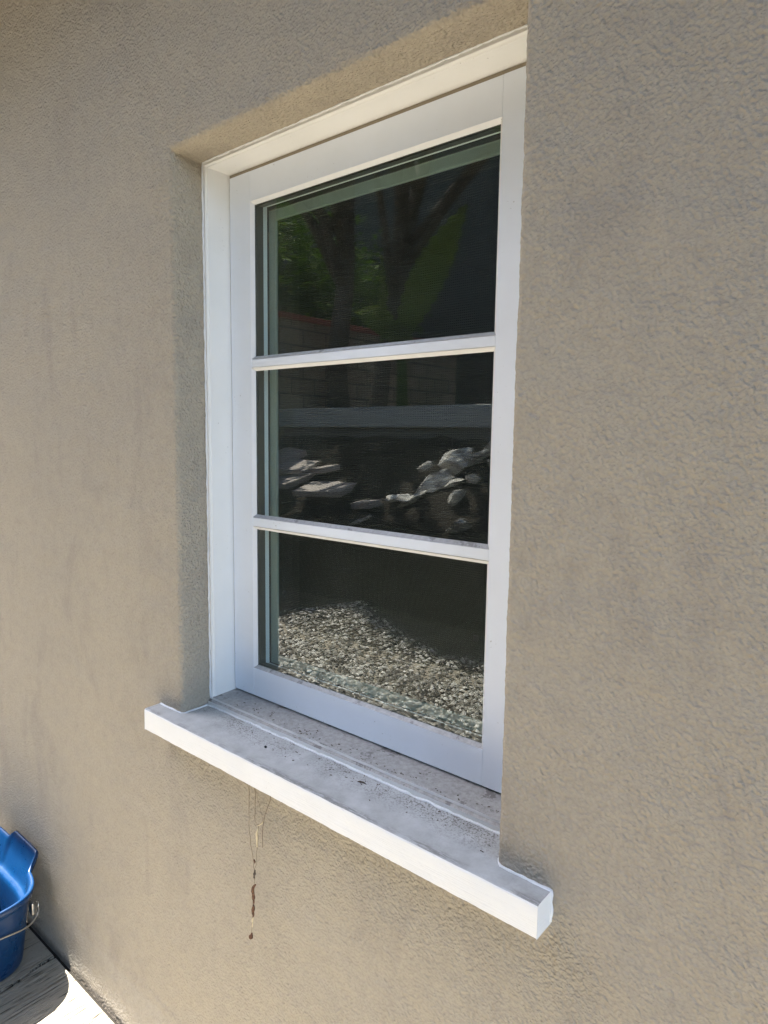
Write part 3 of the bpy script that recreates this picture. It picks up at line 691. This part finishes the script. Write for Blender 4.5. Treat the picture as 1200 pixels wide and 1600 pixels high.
MB().tube([(-3.75, -5.0, 1.4), (-3.76, -5.0, 1.9), (-3.78, -5.0, 2.4)], [0.07, 0.06, 0.045], 12).build('stem', M_leafB, bn, smooth=True)
def banana(a, b, w, droop, seed):
    a, b = Vector(a), Vector(b); n = 60; V = []; F = []; d = (b-a); side = d.cross(Vector((0.25, 1, 0.1))).normalized(); rr = random.Random(seed)
    for i in range(n+1):
        t = i/n; c = a+d*t+Vector((0, 0.1, -droop))*t*t; ww = w*(math.sin(math.pi*min(1, t*0.93+0.06))**0.95)
        for s in (-1, -0.5, 0, 0.5, 1): V.append(c+side*s*ww+Vector((0, 0.25*abs(s)*ww+0.022*math.sin(t*75+abs(s)*5), 0)))
    for i in range(n):
        for k in range(4): q = i*5+k; F.append((q, q+1, q+6, q+5))
    o = obj('leaf', V, F, M_ban, bn, smooth=True); so_ = o.modifiers.new('thick', 'SOLIDIFY'); so_.thickness = 0.003
banana((-3.85, -5.0, 2.30), (-2.80, -4.85, 3.62), 0.21, 0.10, 1)
banana((-4.06, -5.0, 2.35), (-3.95, -4.95, 3.25), 0.055, 0.0, 2)
banana((-3.75, -5.0, 2.2), (-3.45, -4.7, 2.65), 0.14, 0.2, 3)
banana((-3.85, -5.05, 2.3), (-4.75, -5.4, 3.3), 0.15, 0.5, 4)

# ------------------------------------------------------------------ blue bucket
def bucket():
    cx, cy = -0.795, -0.205; t = thing('mop_bucket', 'blue plastic bucket with pouring lip and wire handle beside the wall', 'bucket', (cx, cy, 0))
    N_ = 200; TH = 0.003
    def sup(a, b, th, n=4.1):
        c, s = math.cos(th), math.sin(th); r_ = (abs(c/a)**n+abs(s/b)**n)**(-1/n); return r_*c, r_*s
    def sm(x): x = max(0, min(1, x)); return x*x*(3-2*x)
    lev = []   # (fraction height z, offset)
    zt = 0.220
    def ab(z): u = z/zt; return 0.166+0.060*u**0.9, 0.148+0.009*u
    for z, off in [(0.004, -0.010), (0.0015, -0.004), (0.004, -0.001), (0.010, 0.0)] + [(0.02+0.0125*i, 0) for i in range(14)] + [(0.188, 0.0), (0.196, 0.0005), (0.2005, 0.003), (0.202, 0.0075), (0.2055, 0.0088), (0.213, 0.0090), (0.2185, 0.0078), (0.2205, 0.0052), (0.2195, 0.0015), (0.213, -0.0022)]:
        lev.append((z, off))
    for z, off in [(0.20, -TH), (0.190, -TH), (0.182, -TH), (0.175, -TH), (0.170, -TH), (0.1665, -TH-0.0035), (0.1640, -TH-0.0100), (0.1600, -TH-0.0125), (0.150, -TH-0.0135), (0.12, -TH-0.0135), (0.08, -TH-0.012), (0.04, -TH-0.010), (0.015, -TH-0.012), (0.008, -TH-0.03)]:
        lev.append((z, off))
    V = []; F = []
    for (z, off) in lev:
        a, b = ab(z)
        for k in range(N_):
            th = 2*math.pi*k/N_; x, y = sup(a+off, b+off, th)
            X, Yy, Z = cx+x, cy+y, z
            if y > 0.6*b:
                e = (0.55*sm((X+0.93)/0.022)+0.45*sm((X+0.828)/0.012))*sm((-0.664-X)/0.022); e2 = sm((z-0.160)/0.055)
                # trapezoid pouring lip, flared and raised
                Yy += 0.026*e*e2; Z += 0.030*e*e2**1.3
            V.append((X, Yy, Z))
    L = len(lev)
    for i in range(L-1):
        for k in range(N_): j = (k+1) % N_; F.append((i*N_+k, i*N_+j, (i+1)*N_+j, (i+1)*N_+k))
    F += [tuple(range(N_-1, -1, -1)), tuple(range((L-1)*N_, L*N_))]
    obj('body', V, F, M_bucket, t, smooth=True)
    MB().box((-0.8485, cy-0.135, 0.009), (-0.8450, cy+0.135, 0.165)).build('divider', M_bucket, t, bevel=0.001)
    # lugs with wire bail
    for sy, y in ((1, -0.052), (-1, -0.358)):
        lg = MB(); lg.box((-0.650, y-0.004*sy-0.003, 0.128), (-0.628, y-0.004*sy+0.003, 0.158)); lg.build('handle_lug', M_steel, t, bevel=0.002)
    pts = curve([(-0.634, -0.044, 0.143), (-0.622, -0.047, 0.137), (-0.612, -0.062, 0.127), (-0.596, -0.090, 0.130), (-0.584, -0.144, 0.143), (-0.578, -0.20, 0.150), (-0.584, -0.27, 0.143), (-0.598, -0.325, 0.130), (-0.614, -0.352, 0.134), (-0.634, -0.366, 0.143)], wob=0)
    mb = MB(); mb.tube(pts, 0.0019, 10)
    mb.tube([(-0.640, -0.043, 0.150), (-0.633, -0.043, 0.153), (-0.628, -0.044, 0.148), (-0.629, -0.045, 0.141), (-0.634, -0.045, 0.141)], 0.0019, 8)
    mb.build('wire_handle', M_steel, t, smooth=True)
bucket()
